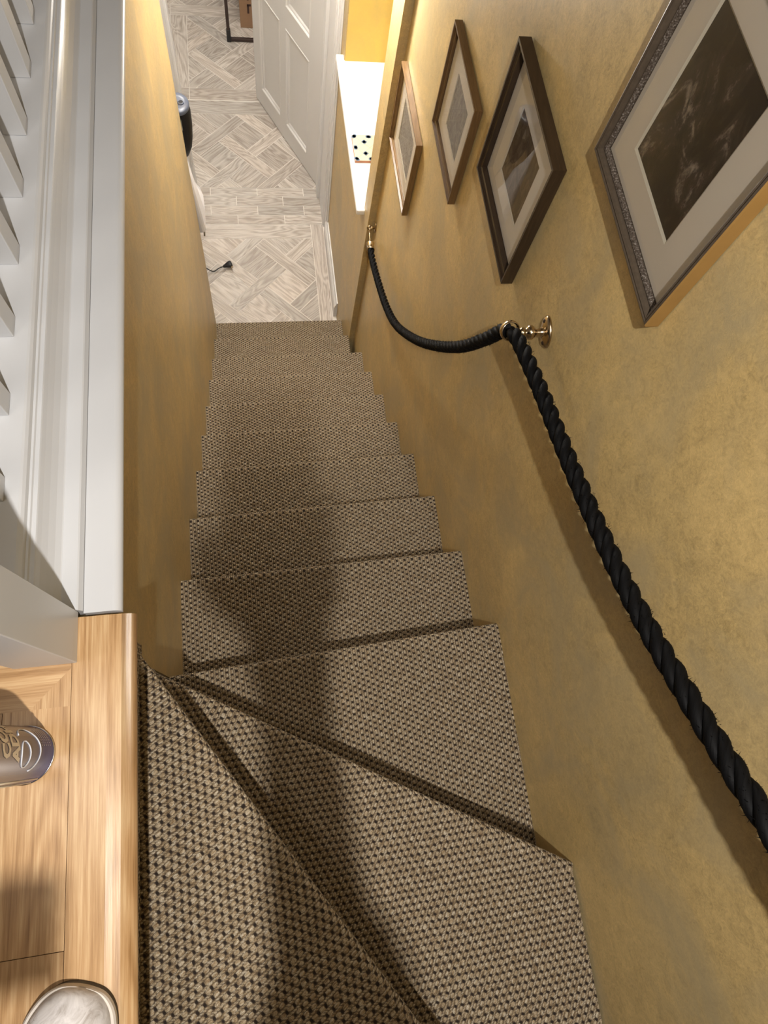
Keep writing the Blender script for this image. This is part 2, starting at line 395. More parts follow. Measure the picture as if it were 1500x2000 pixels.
        if parent:
            o.parent = parent
            if loc is None: o.matrix_parent_inverse = Matrix.Translation(-Vector(parent.location)) if parent.rotation_euler[2] == 0 else parent.matrix_basis.inverted()
            else: o.matrix_parent_inverse = Matrix.Translation(-Vector(parent.location))
        for k, v in (props or {}).items(): o[k] = v
        return o
def tag(o, label, cat, group=None):
    o['label'] = label; o['category'] = cat
    if group: o['group'] = group
    return o
def struct(o, label=None):
    o['kind'] = 'structure'
    if label: o['label'] = label
    return o
def empty(name, loc=(0, 0, 0)):
    o = bpy.data.objects.new(name, None); COL.objects.link(o); o.location = loc; o.empty_display_size = 0.05
    return o
def rnd(): return (random.random(), random.random(), random.random())
def clip(poly, x0, y0, x1, y1):
    def cut(P, f, g):
        o = []
        for i in range(len(P)):
            a, b = P[i-1], P[i]; fa, fb = f(a), f(b)
            if (fa >= 0) != (fb >= 0):
                t = fa/(fa-fb); o.append((a[0]+(b[0]-a[0])*t, a[1]+(b[1]-a[1])*t))
            if fb >= 0: o.append(b)
        return o
    for f in (lambda p: p[0]-x0, lambda p: x1-p[0], lambda p: p[1]-y0, lambda p: y1-p[1]):
        poly = cut(poly, f, 0)
        if len(poly) < 3: return []
    return poly

# ================================================================== STRUCTURE
W = 0.7526; W1 = 0.7242; LZ = 0.6; FZ = -2.0; R0 = 0.2
# right wall: stair panel, then a pier standing 28 mm proud of it
m = MB()
def yc(z): return 1.836-0.045*(z+1.0)
za, zb = -2.2, 3.0
def prism(m, top, bot, mt):
    m.ring([bot, top], mt, True, True, smooth=False)
prism(m, [(W, -2.2, zb), (W+.1, -2.2, zb), (W+.1, yc(zb)+.02, zb), (W, yc(zb)+.02, zb)], [(W, -2.2, za), (W+.1, -2.2, za), (W+.1, yc(za)+.02, za), (W, yc(za)+.02, za)], WALL)
struct(m.build('wall_right'), 'gold mottled wall carrying the rope handrail')
m = MB(); SZ = -0.72
prism(m, [(W1, yc(3.0), 3.0), (1.2, yc(3.0), 3.0), (1.2, 1.93, 3.0), (W1, 1.93, 3.0)], [(W1, yc(-2.2), -2.2), (1.2, yc(-2.2), -2.2), (1.2, 1.93, -2.2), (W1, 1.93, -2.2)], WALL)
m.box((W1, 1.93, -2.2), (1.2, 2.80, SZ-.028), WALL)
m.box((W1, 2.8005, -2.2), (1.2, 3.0, 3.0), WALL)
m.box((W1, 1.93, 0.3), (1.2, 2.80, 3.0), WALL)
struct(m.build('wall_right_lower'), 'yellow wall below and around the window recess')
m = MB(); m.box((W1+.004, 2.796, SZ-.01), (1.19, 2.8, 0.3), YELLOW); m.box((W1+.004, 1.93, SZ), (1.19, 1.934, 0.3), YELLOW)
struct(m.build('wall_window_reveal'), 'bright yellow reveal of the window recess')
# window deep in the recess
win = empty('window_1', (1.14, 2.36, -0.2)); struct(win)
m = MB()
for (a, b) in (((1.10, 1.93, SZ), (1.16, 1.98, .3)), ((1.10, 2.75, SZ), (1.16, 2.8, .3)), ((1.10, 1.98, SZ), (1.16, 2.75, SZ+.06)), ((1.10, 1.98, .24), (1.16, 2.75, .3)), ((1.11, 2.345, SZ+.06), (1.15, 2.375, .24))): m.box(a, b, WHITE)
m.build('window_frame', win)
m = MB(); m.box((1.128, 1.98, SZ+.06), (1.134, 2.75, .24), NIGHT); m.build('window_pane', win)
m = MB(); m.box((0.690, 1.916, SZ-.028), (1.10, 2.84, SZ), SILL)
o = m.build('window_sill', win, 0.006, seg=3); o['label'] = 'deep white painted sill'
# left wall (half height, below the landing balustrade)
m = MB()
m.box((-.10, -.03, -2.2), (0, 2.118, .575), WALL)
struct(m.build('wall_left'), 'gold mottled half wall on the left of the stairs')
m = MB(); m.box((-.24, 2.118, -2.2), (-.13, 3.0, .5), WALL); struct(m.build('wall_left_hall'))
# doorway wall between hall and far room
m = MB(); m.box((-1.0, 3.0, -2.2), (-.125, 3.30, .5), WALL); m.box((-.125, 3.0, .06), (W1, 3.30, .5), WALL); m.box((W1, 3.0, -2.2), (2.0, 3.30, .5), WALL)
struct(m.build('wall_doorway'))
m = MB(); m.box((-1.0, 3.3, -2.2), (-.9, 6.6, .5), WHITE2); struct(m.build('wall_room_left'))
m = MB(); m.box((1.9, 3.3, -2.2), (2.0, 6.6, .5), WHITE2); struct(m.build('wall_room_right'))
m = MB(); m.box((-1.0, 6.5, -2.2), (2.0, 6.6, .5), WHITE2); struct(m.build('wall_room_back'))
m = MB(); m.box((-1.0, 1.9, .5), (2.0, 6.6, .6), CEIL); struct(m.build('ceiling_hall'))
m = MB(); m.box((-1.6, -2.3, 3.0), (1.0, 2.4, 3.1), CEIL); struct(m.build('ceiling'))
m = MB(); m.box((-1.6, 2.3, .6), (1.0, 2.4, 3.0), WALL); struct(m.build('wall_landing_end'))
m = MB(); m.box((-1.6, -2.3, -.2), (1.0, -2.2, 3.0), WALL); struct(m.build('wall_landing_back'))
m = MB(); m.box((-1.7, -2.3, .4), (-1.6, 2.4, 3.0), WALL); struct(m.build('wall_landing_left'))
# white door lining
m = MB()
m.box((.700, 3.0, -2.0), (W1, 3.225, .03), WHITE2); m.box((.682, 3.225, -2.0), (W1, 3.30, .03), WHITE2)
m.box((.712, 2.93, -2.0), (W1, 3.0, .09), WHITE2); m.box((.705, 2.985, -2.0), (W1, 3.0, .09), WHITE2); m.box((.717, 2.905, -2.0), (W1, 2.93, .11), WHITE2)
struct(m.build('trim_door_lining', None, 0.003), 'white painted door lining and moulded architrave')
m = MB()
m.box((-.125, 3.0, -2.0), (-.105, 3.225, .03), WHITE2); m.box((-.125, 3.225, -2.0), (-.09, 3.30, .03), WHITE2); m.box((-.13, 2.93, -2), (-.117, 3.0, .09), WHITE2)
struct(m.build('trim_door_lining_left', None, 0.003))
m = MB(); m.box((-.125, 3.0, .02), (W1, 3.3, .06), WHITE2); struct(m.build('trim_door_head'))
# skirting along the right wall
m = MB()
pr = [(.7035, 0), (.7035, .085), (.707, .092), (.707, .102), (.714, .112), (.718, .128), (W1, .13), (W1, 0)]
m.ring([[(x, 2.29, FZ+z) for x, z in pr], [(x, 2.93, FZ+z) for x, z in pr]], WHITE2, True, True, smooth=False)
struct(m.build('baseboard_right'), 'white moulded skirting board in the hall')
m = MB(); m.box((-.13, 2.14, FZ), (-.115, 2.93, FZ+.13), WHITE2); struct(m.build('baseboard_left', None, .003))

# ------------------------------------------------------------------ hall floor of wood-effect tiles
m = MB(); GZ = FZ-.0015
m.box((-1.0, 1.9, -2.2), (2.0, 6.6, GZ), GROUT)
def tile_rect(x0, y0, x1, y1, along):
    g = .0024; x0 += g; y0 += g; x1 -= g; y1 -= g
    pts = [(x0, y0, FZ), (x1, y0, FZ), (x1, y1, FZ), (x0, y1, FZ)]
    uv = [((p[0], p[1]) if along == 'y' else (p[1], p[0])) for p in pts]
    m.poly(pts, TILE, uv, rnd())
def panel(x0, y0, x1, y1, s0, d0, P=.371, w=.110):
    g = .0062
    def piece(sa, sb, da, db, along):
        sa += g*.5; sb -= g*.5; da += g*.5; db -= g*.5
        q = [((s-d)/2, (s+d)/2) for s, d in ((sa, da), (sb, da), (sb, db), (sa, db))]
        q = clip(q, x0+.0016, y0+.0016, x1-.0016, y1-.0016)
        if len(q) < 3: return
        uv = [((x+y)*.707, (y-x)*.707) if along == 'd' else ((y-x)*.707, (x+y)*.707) for x, y in q]
        m.poly([(x, y, FZ) for x, y in q], TILE, uv, rnd())
    ss = [x+y for x in (x0, x1) for y in (y0, y1)]; dd = [y-x for x in (x0, x1) for y in (y0, y1)]
    for i in range(int((min(ss)-s0)/P)-2, int((max(ss)-s0)/P)+3):
        for j in range(int((min(dd)-d0)/P)-2, int((max(dd)-d0)/P)+3):
            S0 = s0+i*P; D0 = d0+j*P
            piece(S0+w/2, S0+P-w/2, D0+w/2, D0+P-w/2, random.choice('sd'))
            if (i+j) % 2 == 0: piece(S0-w/2, S0+w/2, D0-P+w/2, D0+P-w/2, 'd')
            else: piece(S0-P+w/2, S0+P-w/2, D0-w/2, D0+w/2, 's')
panel(-.13, 1.95, .622, 2.893, 3.145, 2.265)
tile_rect(.622, 1.95, .703, 3.008, 'y'); tile_rect(-.13, 2.893, .622, 3.008, 'x')
for (ya, yb, js) in ((3.008, 3.082, (-.146, .155, .456, .757)), (3.082, 3.158, (-.313, -.013, .286, .588, .9)), (3.158, 3.239, (-.146, .153, .455, .757)), (3.239, 3.308, (-.313, -.012, .290, .595, .9))):
    for a, b in zip(js[:-1], js[1:]): tile_rect(max(a, -.125), ya, min(b, .705), yb, 'x')
panel(-.122, 3.308, 1.9, 3.953, 3.819, 3.332)
tile_rect(-.9, 3.308, -.122, 3.953, 'y')
def row(y0, y1, xs):
    for a, b in zip(xs[:-1], xs[1:]): tile_rect(a, y0, b, y1, 'x')
row(3.953, 4.075, (-.9, -.236, .62, 1.28, 1.9)); row(4.079, 4.188, (-.9, -.236, -.122, .85, 1.9))
panel(-.122, 4.188, 1.9, 4.90, 4.44, 4.32)
tile_rect(-.236, 4.188, -.122, 4.90, 'y'); panel(-.9, 4.188, -.24, 4.90, 4.0, 4.5)
row(4.90, 5.01, (-.9, -.236, .66, 1.9)); panel(-.9, 5.01, 1.9, 6.5, 5.2, 5.3)
struct(m.build('floor_hall'), 'grey wood-effect tiled floor laid in a basketweave')

# ------------------------------------------------------------------ landing floor
m = MB()
m.box((-1.6, -2.2, .40), (-.022, 2.3, .575), WHITE2)
def plank(x0, y0, x1, y1, mt, g, z=LZ):
    gg = .0004; m.box((x0+gg, y0+gg, .575), (x1-gg, y1-gg, z), mt, rnd(), g)
plank(-.102, -.385, -.022, -.115, OAK, 1); plank(-.102, -1.2, -.022, -.385, OAK, 1)
# mitred end by the newel
q = rnd(); m.poly([(-.0224, -.068, LZ), (-.0224, -.1154, LZ), (-.0700, -.1154, LZ)], OAK, [(.0, .0), (.0, -.05), (-.05, -.05)], q)
m.poly([(-.0700, -.1154, LZ), (-.2, -.1154, LZ), (-.2, 0.0, LZ), (-.0224, 0.0, LZ), (-.0224, -.068, LZ)], OAK, [(-.115, -.07), (-.115, -.2), (0, -.2), (0, -.022), (-.068, -.022)], rnd())
m.box((-.2, -.1154, .575), (-.0224, 0, LZ-.001), OAK, rnd(), 0)
plank(-.135, -2.2, -.102, -.235, WALNUT, 1); plank(-.135, -.235, -.102, -.1154, OAK, 1)
plank(-.42, -2.2, -.135, -.1154, OAK, 1); plank(-1.6, -2.2, -.42, 2.3, WALNUT, 1); plank(-.42, -.1154, -.2, 2.3, WALNUT, 1); plank(-.2, 0.0, -.14, 2.3, WALNUT, 1)
struct(m.build('floor'), 'oak boards of the upper landing')
# bullnosed oak nosing board
m = MB(); n = 10; x0, x1, zt, zb2, rr = -.0216, .0555, LZ+.0005, .572, .013
prof = [(x0, zb2), (x0, zt)]+[(x1-rr+rr*math.sin(PI*i/n), zt-rr+rr*math.cos(PI*i/n)) for i in range(n+1)]
prof = [(x0, zb2), (x0, zt), (x1-.034, zt), (x1-.026, zt-.0008)]+[(x1-.017+.017*math.sin(PI*.5*i/n), zt-.0015-.0125+.0125*math.cos(PI*.5*i/n)) for i in range(n+1)]+[(x1-.002, zb2+.003), (x1-.006, zb2)]
tt = rnd(); k = len(prof); L = [0]
for i in range(1, k+1): L.append(L[-1]+math.dist(prof[i % k], prof[i-1]))
ya, yb3 = -2.2, -.0035
for i in range(k):
    a, b = prof[i], prof[(i+1) % k]
    m.poly([(a[0], ya, a[1]), (b[0], ya, b[1]), (b[0], yb3, b[1]), (a[0], yb3, a[1])], OAK, [(L[i], ya), (L[i+1], ya), (L[i+1], yb3), (L[i], yb3)], tt, 3 < i < k-3)
m.poly([(x, yb3, z) for x, z in prof], OAK, None, tt); m.poly([(x, ya, z) for x, z in reversed(prof)], OAK, None, tt)
struct(m.build('trim_landing_nosing'), 'rounded oak nosing board edging the landing above the carpeted stairs')
# white capping ledge on the left half wall
m = MB(); n = 8; r = .011
pr = [(-.0095, .578), (-.0095, LZ-.001)]+[(.038-r+r*math.sin(PI*.5*i/n), LZ-r+r*math.cos(PI*.5*i/n)) for i in range(n+1)]+[(.037, .582), (.030, .578)]
m.ring([[(x, 0.0015, z) for x, z in pr], [(x, 2.118, z) for x, z in pr]], WHITE, True, True, smooth=False)
struct(m.build('trim_ledge'), 'white painted ledge capping the left half wall')

# ================================================================== BALUSTRADE
bal = empty('balustrade', (-.05, 0, LZ)); tag(bal, 'white painted balustrade with square spindles along the edge of the landing', 'balustrade')
m = MB()
pr = [(-.14, .575), (-.14, .660), (-.0745, .660), (-.0715, .6585), (-.0685, .655), (-.0670, .6485), (-.0640, .648), (-.0625, .6455), (-.0602, .6450), (-.0572, .6450), (-.0560, .6432),
      (-.0530, .636), (-.0480, .6265), (-.0420, .6175), (-.0360, .6112), (-.0345, .6103), (-.0155, .6103), (-.0135, .6090), (-.0100, .6008), (-.0098, .578), (-.03, .575)]
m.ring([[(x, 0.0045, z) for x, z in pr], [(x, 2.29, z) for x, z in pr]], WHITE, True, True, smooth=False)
m.build('base_rail', bal)
m = MB(); m.box((-.092, -.0625, LZ), (-.0155, .004, 1.62), WHITE, None)
m.lathe((-.054, -.03, 1.62), (0, 0, 1), [(0, .03), (.012, .034), (.02, .022), (.03, .036), (.055, .038), (.08, .02), (.088, .004)], WHITE)
m.build('newel_post', bal, 0.0012, seg=2)
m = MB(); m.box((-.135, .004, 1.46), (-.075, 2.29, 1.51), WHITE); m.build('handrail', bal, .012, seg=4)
sp = None
for i in range(18):
    y = .143+.1225*i
    if sp is None:
        m = MB(); m.box((-.1265, 0, .6602), (-.0920, .034, 1.4598), WHITE); 
        sp = m.build('spindle', bal, .0015); sp.matrix_parent_inverse = Matrix.Translation(-Vector(bal.location)); sp.location = (0, y, 0)
    else:
        c = sp.copy(); COL.objects.link(c); c.location = (0, y, 0)

# ================================================================== STAIRCASE (one thing, each carpeted step a part)
stair = empty('staircase', (0.37, 0, FZ)); tag(stair, 'narrow straight flight with winders covered in woven sisal carpet', 'staircase')
def step(name, top, a, b, z, drop=R0, Rn=.0125, back=.016):
    """top: plan polygon behind the nosing, listed from a-side to b-side at the back; a, b: nosing ends"""
    a = Vector((*a, 0)); b = Vector((*b, 0)); d = (b-a).normalized(); L = (b-a).length
    n = Vector((-d.y, d.x, 0))                         # outward (down the flight)
    m = MB()
    def uvp(p): q = Vector((p[0], p[1], 0))-a; return (q.dot(d), -q.dot(n))
    A = a-n*Rn; B = b-n*Rn
    P = [(A.x, A.y, z), (B.x, B.y, z)]+[(x, y, z) for x, y in reversed(top)]
    m.poly(P, CARPET, [uvp(p) for p in P])
    pts = [(-Rn+Rn*math.sin(t), z-Rn+Rn*math.cos(t)) for t in [PI*.1*i for i in range(0, 10)]]
    pts += [(-back, z-2*Rn+.001), (-back, z-drop-.03)]
    arc = -Rn; L0 = Rn; prev = pts[0]; vv = [-Rn]
    for q in pts[1:]:
        vv.append(vv[-1]+math.dist(q, prev)); prev = q
    for i in range(len(pts)-1):
        o1, z1 = pts[i]; o2, z2 = pts[i+1]
        q = [a+n*o1, b+n*o1, b+n*o2, a+n*o2]; zz = [z1, z1, z2, z2]
        m.poly([(p.x, p.y, h) for p, h in zip(q, zz)], CARPET, [(0, vv[i]+Rn*2), (L, vv[i]+Rn*2), (L, vv[i+1]+Rn*2), (0, vv[i+1]+Rn*2)], None, i < 9)
    return m.build(name, stair)
# winders: tread polygons reach under the riser above
wa, wb = (-.010, .0136), (.752, -1.1135)        # first winder nosing
wa2, wb2 = (-.03, -.0174), (.752, -.469)       # second
# landing riser (carpeted) beneath the oak nosing
m = MB(); m.poly([(.020, -2.2, .38), (.020, -.014, .38), (.020, -.014, .5725), (.020, -2.2, .5725)], CARPET, [(0, 0), (2.2, 0), (2.2, .19), (0, .19)])
m.build('riser', stair)
step('winder_step', [(.0, -2.19), (.752, -2.19)], wa, wb, .4)
step('winder_step', [(.0, -.10), (.752, -1.16)], wa2, wb2, .2)
NOS = [((-.01, -.028), (.752, .015)), ((-.004, .233), (.752, .251)), ((-.002, .468), (.752, .489)), ((-.001, .706), (.752, .724)), ((0, .934), (.752, .951)),
       ((0, 1.164), (.752, 1.185)), ((0, 1.405), (.752, 1.418)), ((0, 1.638), (.752, 1.652)), ((0, 1.886), (.7238, 1.888)), ((-.03, 2.124), (.7238, 2.128))]
step('winder_step', [(.0, -.09), (.752, -.53)], NOS[0][0], NOS[0][1], 0)
for k in range(1, 10):
    (a0, b0), (a, b) = NOS[k-1], NOS[k]
    step('step', [(a[0], a0[1]-.04), (b[0], b0[1]-.04)], a, b, -R0*k, Rn=.0115)

# ================================================================== DOOR
A = Vector((.700, 3.309, 0)); Bd = Vector((.333, 4.118, 0)); dd = (Bd-A).normalized(); dn = Vector((dd.y, -dd.x, 0))
if dn.x > 0: dn = -dn                                 # visible face looks left
DW, DH, DT = .882, 1.985, .04
door = empty('door_1', (A.x, A.y, FZ)); struct(door, 'pale grey panelled door standing open into the far room')
def dp(s, z, t): q = A+dd*s+dn*t; return (q.x, q.y, FZ+.008+z)
def dbox(m, s0, s1, z0, z1, t0, t1, mt):
    c = [dp(s, z, t) for s in (s0, s1) for z in (z0, z1) for t in (t0, t1)]
    for f in ((0, 1, 3, 2), (4, 6, 7, 5), (0, 4, 5, 1), (2, 3, 7, 6), (0, 2, 6, 4), (1, 5, 7, 3)): m.poly([c[i] for i in f], mt)
m = MB()
S0, S1, S2, S3, S4, S5 = 0.0, .165, .450, .520, .795, DW
Z0, Z1, Z2, Z3, Z4, Z5 = 0, .125, .765, .885, 1.80, DH
for (a, b, c, d) in ((S0, S1, Z0, Z5), (S4, S5, Z0, Z5), (S2, S3, Z1, Z4), (S1, S4, Z0, Z1), (S1, S2, Z2, Z3), (S3, S4, Z2, Z3), (S1, S4, Z4, Z5)): dbox(m, a, b, c, d, -DT, 0, DOORM)
m.build('door_leaf', door)
for (sa, sb) in ((S1, S2), (S3, S4)):
    for (z0, z1) in ((Z1, Z2), (Z3, Z4)):
        m = MB(); loops = []
        for ins, t in ((0, 0), (.006, .003), (.010, .0), (.014, -.006), (.022, -.008), (.030, -.014)):
            loops.append([dp(sa+ins, z0+ins, t), dp(sb-ins, z0+ins, t), dp(sb-ins, z1-ins, t), dp(sa+ins, z1-ins, t)])
        for i in range(len(loops)-1):
            for j in range(4): m.poly([loops[i][j], loops[i][(j+1) % 4], loops[i+1][(j+1) % 4], loops[i+1][j]], DOORM)
        m.poly(loops[-1], DOORM); bk = [dp(sa, z0, -DT+.008), dp(sb, z0, -DT+.008), dp(sb, z1, -DT+.008), dp(sa, z1, -DT+.008)]; m.poly(bk, DOORM)
        m.build('door_panel', door)
for zc in (.235, 1.03, 1.75):
    m = MB(); dbox(m, -.012, .012, zc-.05, zc+.05, .0005, .005, BRASS); q0 = dp(-.012, zc-.05, .006); m.lathe(q0, (0, 0, 1), [(0, .0065), (.1, .0065)], BRASS, 12)
    o = m.build('hinge', door); o['label'] = 'brass hinge'
m = MB(); m.lathe(dp(.82, 1.0, 0), dn, [(0, .024), (.006, .024), (.01, .010), (.03, .010), (.04, .022), (.055, .025), (.066, .016), (.069, .002)], BRASS, 20); m.build('door_knob', door)

# ================================================================== ROPE HANDRAIL
rope = empty('rope_handrail', (.70, .445, .552)); tag(rope, 'thick black twisted rope handrail swagged between brass fittings on the gold wall', 'rope handrail')
up_pts = [(.680, -.62, 1.105), (.680, -.48, .995), (.680, -.39, .933), (.682, -.317, .888), (.682, -.269, .856), (.682, -.202, .815), (.682, -.119, .768), (.682, -.022, .723), (.682, .131, .669), (.682, .290, .622), (.682, .404, .583), (.683, .437, .562)]
lo_pts = [(.681, .452, .552), (.680, .470, .520), (.682, .507, .441), (.686, .595, .277), (.690, .729, .075), (.695, .886, -.132), (.702, 1.088, -.358), (.709, 1.267, -.502), (.716, 1.475, -.618), (.721, 1.624, -.686), (.724, 1.702, -.708)]
def catmull(P, step_):
    P = [Vector(p) for p in P]; P = [P[0]*2-P[1]]+P+[P[-1]*2-P[-2]]; out = []
    for i in range(1, len(P)-2):
        p0, p1, p2, p3 = P[i-1:i+3]; n = max(2, int((p2-p1).length/step_))
        for k in range(n):
            t = k/n; out.append(.5*((2*p1)+(-p0+p2)*t+(2*p0-5*p1+4*p2-p3)*t*t+(-p0+3*p1-3*p2+p3)*t**3))
    out.append(P[-2]); return out
def rope_mesh(ctrl, name, pitch=.088, ro=.0063, rs=.0076):
    C = catmull(ctrl, .0035); m = MB(); s = 0; fr_ = []
    ref = Vector((1, 0, 0))
    for i, p in enumerate(C):
        if i: s += (p-C[i-1]).length
        d = (C[min(i+1, len(C)-1)]-C[max(i-1, 0)]).normalized()
        a = (ref-d*ref.dot(d)).normalized(); b = d.cross(a); fr_.append((p, a, b, d, s))
    K = 12
    for st in range(3):
        rings = []
        for p, a, b, d, s in fr_:
            t = 2*PI*s/pitch+2*PI*st/3; c = a*math.cos(t)+b*math.sin(t); e = d.cross(c)
            tang = (d*pitch/(2*PI)+e*ro).normalized(); e2 = tang.cross(c).normalized()
            rings.append([p+c*ro+rs*(math.cos(2*PI*j/K)*c+math.sin(2*PI*j/K)*e2) for j in range(K)])
        m.ring(rings, ROPEM, True, True, (.005, .0035))
    # stray fibres
    for _ in range(int(s*900)):
        p, a, b, d, q = random.choice(fr_); t = random.uniform(0, 2*PI); c = a*math.cos(t)+b*math.sin(t)
        h = random.choice((.002, .003, .003, .005)); w_ = .0005
        base = p+c*.0127; tip = base+(c+d*random.uniform(-.8, .8)+d.cross(c)*random.uniform(-.8, .8))*h; sd = d*w_; sd2 = d.cross(c)*w_
        m.poly([base+sd, base-sd, tip], ROPEM); m.poly([base+sd2, base-sd2, tip], ROPEM)
    return m.build(name, rope)
rope_mesh(up_pts, 'rope'); rope_mesh(lo_pts, 'rope')
# ring bracket
br = Vector((W, .445, .552))
m = MB(); ax = Vector((-1, 0, 0))
m.lathe(br, ax, [(0, 1.0), (.0025, 1.0), (.006, .85), (.0085, .5), (.010, .28)], BRASS, 32, .021, .029, ref=(0, .75, .66))
m.lathe(br+ax*.006, ax, [(0, .011), (.006, .0075), (.014, .0058), (.018, .0062), (.0195, .0100), (.024, .0130), (.029, .0128), (.033, .0095), (.035, .0064), (.0375, .0066), (.040, .0092), (.0435, .0092), (.046, .0060), (.050, .0058), (.053, .009)], BRASS, 24)
o = m.build('wall_bracket', rope); o['label'] = 'turned brass wall bracket'
m = MB(); rd = (Vector(lo_pts[1])-Vector(up_pts[-2])).normalized()
rings = []; c0 = Vector((.6815, .447, .556)); 
m.torus(c0, rd, .0162, .0022, BRASS, 36, 10, 3.2); o = m.build('ring', rope); o['label'] = 'brass ring'
m = MB()
for sgn in (1, -1):
    m = MB(); q = br+Vector((-.0058, sgn*.75*.0185, sgn*.66*.0185)); m.lathe(q, ax, [(0, .0042), (.0018, .0042), (.003, .002)], DARKHOLE, 14); m.build('screw', rope)
# end ferrule, hook and eye plate
e0 = Vector((.724, 1.702, -.708)); e1 = Vector((.7275, 1.752, -.712)); de = (e1-e0).normalized()
m = MB(); m.lathe(e0-de*.006, de, [(0, .0165), (.004, .0175), (.006, .0160), (.032, .0160), (.034, .0172), (.038, .0172), (.040, .0140), (.046, .0100), (.052, .0055), (.055, .003)], BRASS, 24)
o = m.build('rope_end_cap', rope); o['label'] = 'brass end cap'
m = MB(); h0 = e0+de*.045
hk = [h0, h0+Vector((.001, .03, .004)), h0+Vector((.0015, .048, .010)), h0+Vector((.002, .058, .019)), h0+Vector((.003, .056, .030)), h0+Vector((.004, .044, .033)), h0+Vector((.005, .037, .026))]
m.tube(catmull(hk, .004), .0032, BRASS, 8); m.build('hook', rope)
m = MB(); ep = Vector((W, 1.790, -.682))
m.lathe(ep, ax, [(0, 1), (.003, 1), (.006, .6), (.007, .3)], BRASS, 24, .014, .026, ref=(0, 0, 1)); m.lathe(ep+ax*.005, ax, [(0, .005), (.006, .0045), (.009, .0075), (.013, .0085), (.016, .006)], BRASS, 16)
m.torus(ep+ax*.026, (0, 1, 0), .010, .0022, BRASS, 20, 8); m.build('eye_plate', rope)

# ================================================================== PICTURES
def picture(name, label, y0, y1, z0, z1, depth, fw, frame_m, side_m, mount_m, art_m, art, mould=False, bevel=False):
    e = empty(name, (W, (y0+y1)/2, (z0+z1)/2)); tag(e, label, 'picture frame', 'framed pictures on the gold wall')
    X = lambda d: W-d
    m = MB()
    # profile: inset from outer edge, height off the wall
    if mould: pr = [(0, .0015, 1), (0, depth-.003, 1), (.0015, depth-.001, 0), (.004, depth, 0), (.006, depth-.002, 0), (.008, depth-.0005, 0), (.011, depth-.003, 0), (fw-.005, depth-.009, 0), (fw-.003, depth-.0075, 0), (fw-.001, depth-.009, 0), (fw, depth-.013, 0), (fw, .004, 0)]
    else: pr = [(0, .0015, 1), (0, depth, 0), (fw*.38, depth, 0), (fw*.45, depth-.003, 0), (fw*.62, depth-.003, 0), (fw*.68, depth-.0055, 0), (fw, depth-.007, 0), (fw, .004, 0)]
    loops = [[(X(h), y0+i, z0+i), (X(h), y1-i, z0+i), (X(h), y1-i, z1-i), (X(h), y0+i, z1-i)] for i, h, _ in pr]
    for k in range(len(loops)-1):
        for j in range(4):
            q = [loops[k][j], loops[k][(j+1) % 4], loops[k+1][(j+1) % 4], loops[k+1][j]]
            hor = j in (0, 2); uv = [((p[2]+p[0]), p[1]) if hor else ((p[1]+p[0]), p[2]) for p in q]
            m.poly(q, side_m if pr[k][2] else (FR_BR if mould and k < 7 else frame_m), uv, (.2+.15*j, .3, .1))
    m.build('frame', e)
    i = fw-.001; ay0, ay1, az0, az1 = art; hb = .0065
    m = MB(); O = [(X(hb), y0+i, z0+i), (X(hb), y1-i, z0+i), (X(hb), y1-i, z1-i), (X(hb), y0+i, z1-i)]
    I = [(X(hb), ay0, az0), (X(hb), ay1, az0), (X(hb), ay1, az1), (X(hb), ay0, az1)]
    g = .0032 if bevel else .0012
    J = [(X(hb-.0022), ay0+g, az0+g), (X(hb-.0022), ay1-g, az0+g), (X(hb-.0022), ay1-g, az1-g), (X(hb-.0022), ay0+g, az1-g)]
    for j in range(4):
        k = (j+1) % 4; m.poly([O[j], O[k], I[k], I[j]], mount_m); m.poly([I[j], I[k], J[k], J[j]], BEVEL)
    m.build('mount', e)
    m = MB(); g2 = g*.2
    m.poly([(X(hb-.0024), ay0+g2, az0+g2), (X(hb-.0024), ay1-g2, az0+g2), (X(hb-.0024), ay1-g2, az1-g2), (X(hb-.0024), ay0+g2, az1-g2)], art_m, [(ay0*3, az0*3), (ay1*3, az0*3), (ay1*3, az1*3), (ay0*3, az1*3)])
    m.poly([(X(.0015), y0+.003, z0+.003), (X(.0015), y1-.003, z0+.003), (X(.0015), y1-.003, z1-.003), (X(.0015), y0+.003, z1-.003)], PRINTB)
    m.build('print', e)
    m = MB(); gx = hb+.0015; m.poly([(X(gx), y0+i, z1-i), (X(gx), y1-i, z1-i), (X(gx), y1-i, z0+i), (X(gx), y0+i, z0+i)], GLASS)
    m.build('glass', e, recalc=False)
    return e
picture('picture_frame', 'largest framed picture, tarnished silver moulding, wide ivory mount and dark sepia print', .256, .552, .843, 1.165, .022, .0165, GILT, GOLDSIDE, MOUNT, ART_D, (.333, .487, .903, 1.096), True, True)
picture('picture_frame', 'dark brown framed picture directly above the brass ring bracket, strong reflections in its glass', .622, .922, .458, .738, .025, .013, FR_DARK, FR_DARK, MOUNT_W, ART_B, (.700, .845, .528, .668))
picture('picture_frame', 'mid brown framed faded drawing, middle one of the three smaller pictures', 1.035, 1.312, .235, .497, .020, .012, FR_MID, FR_MID, MOUNT_W, ART_G, (1.105, 1.235, .292, .430))
picture('picture_frame', 'smallest light oak framed picture, furthest down the stairs', 1.400, 1.738, -.195, .078, .020, .012, FR_LIGHT, FR_LIGHT, MOUNT_W, ART_G2, (1.475, 1.665, -.135, .015))

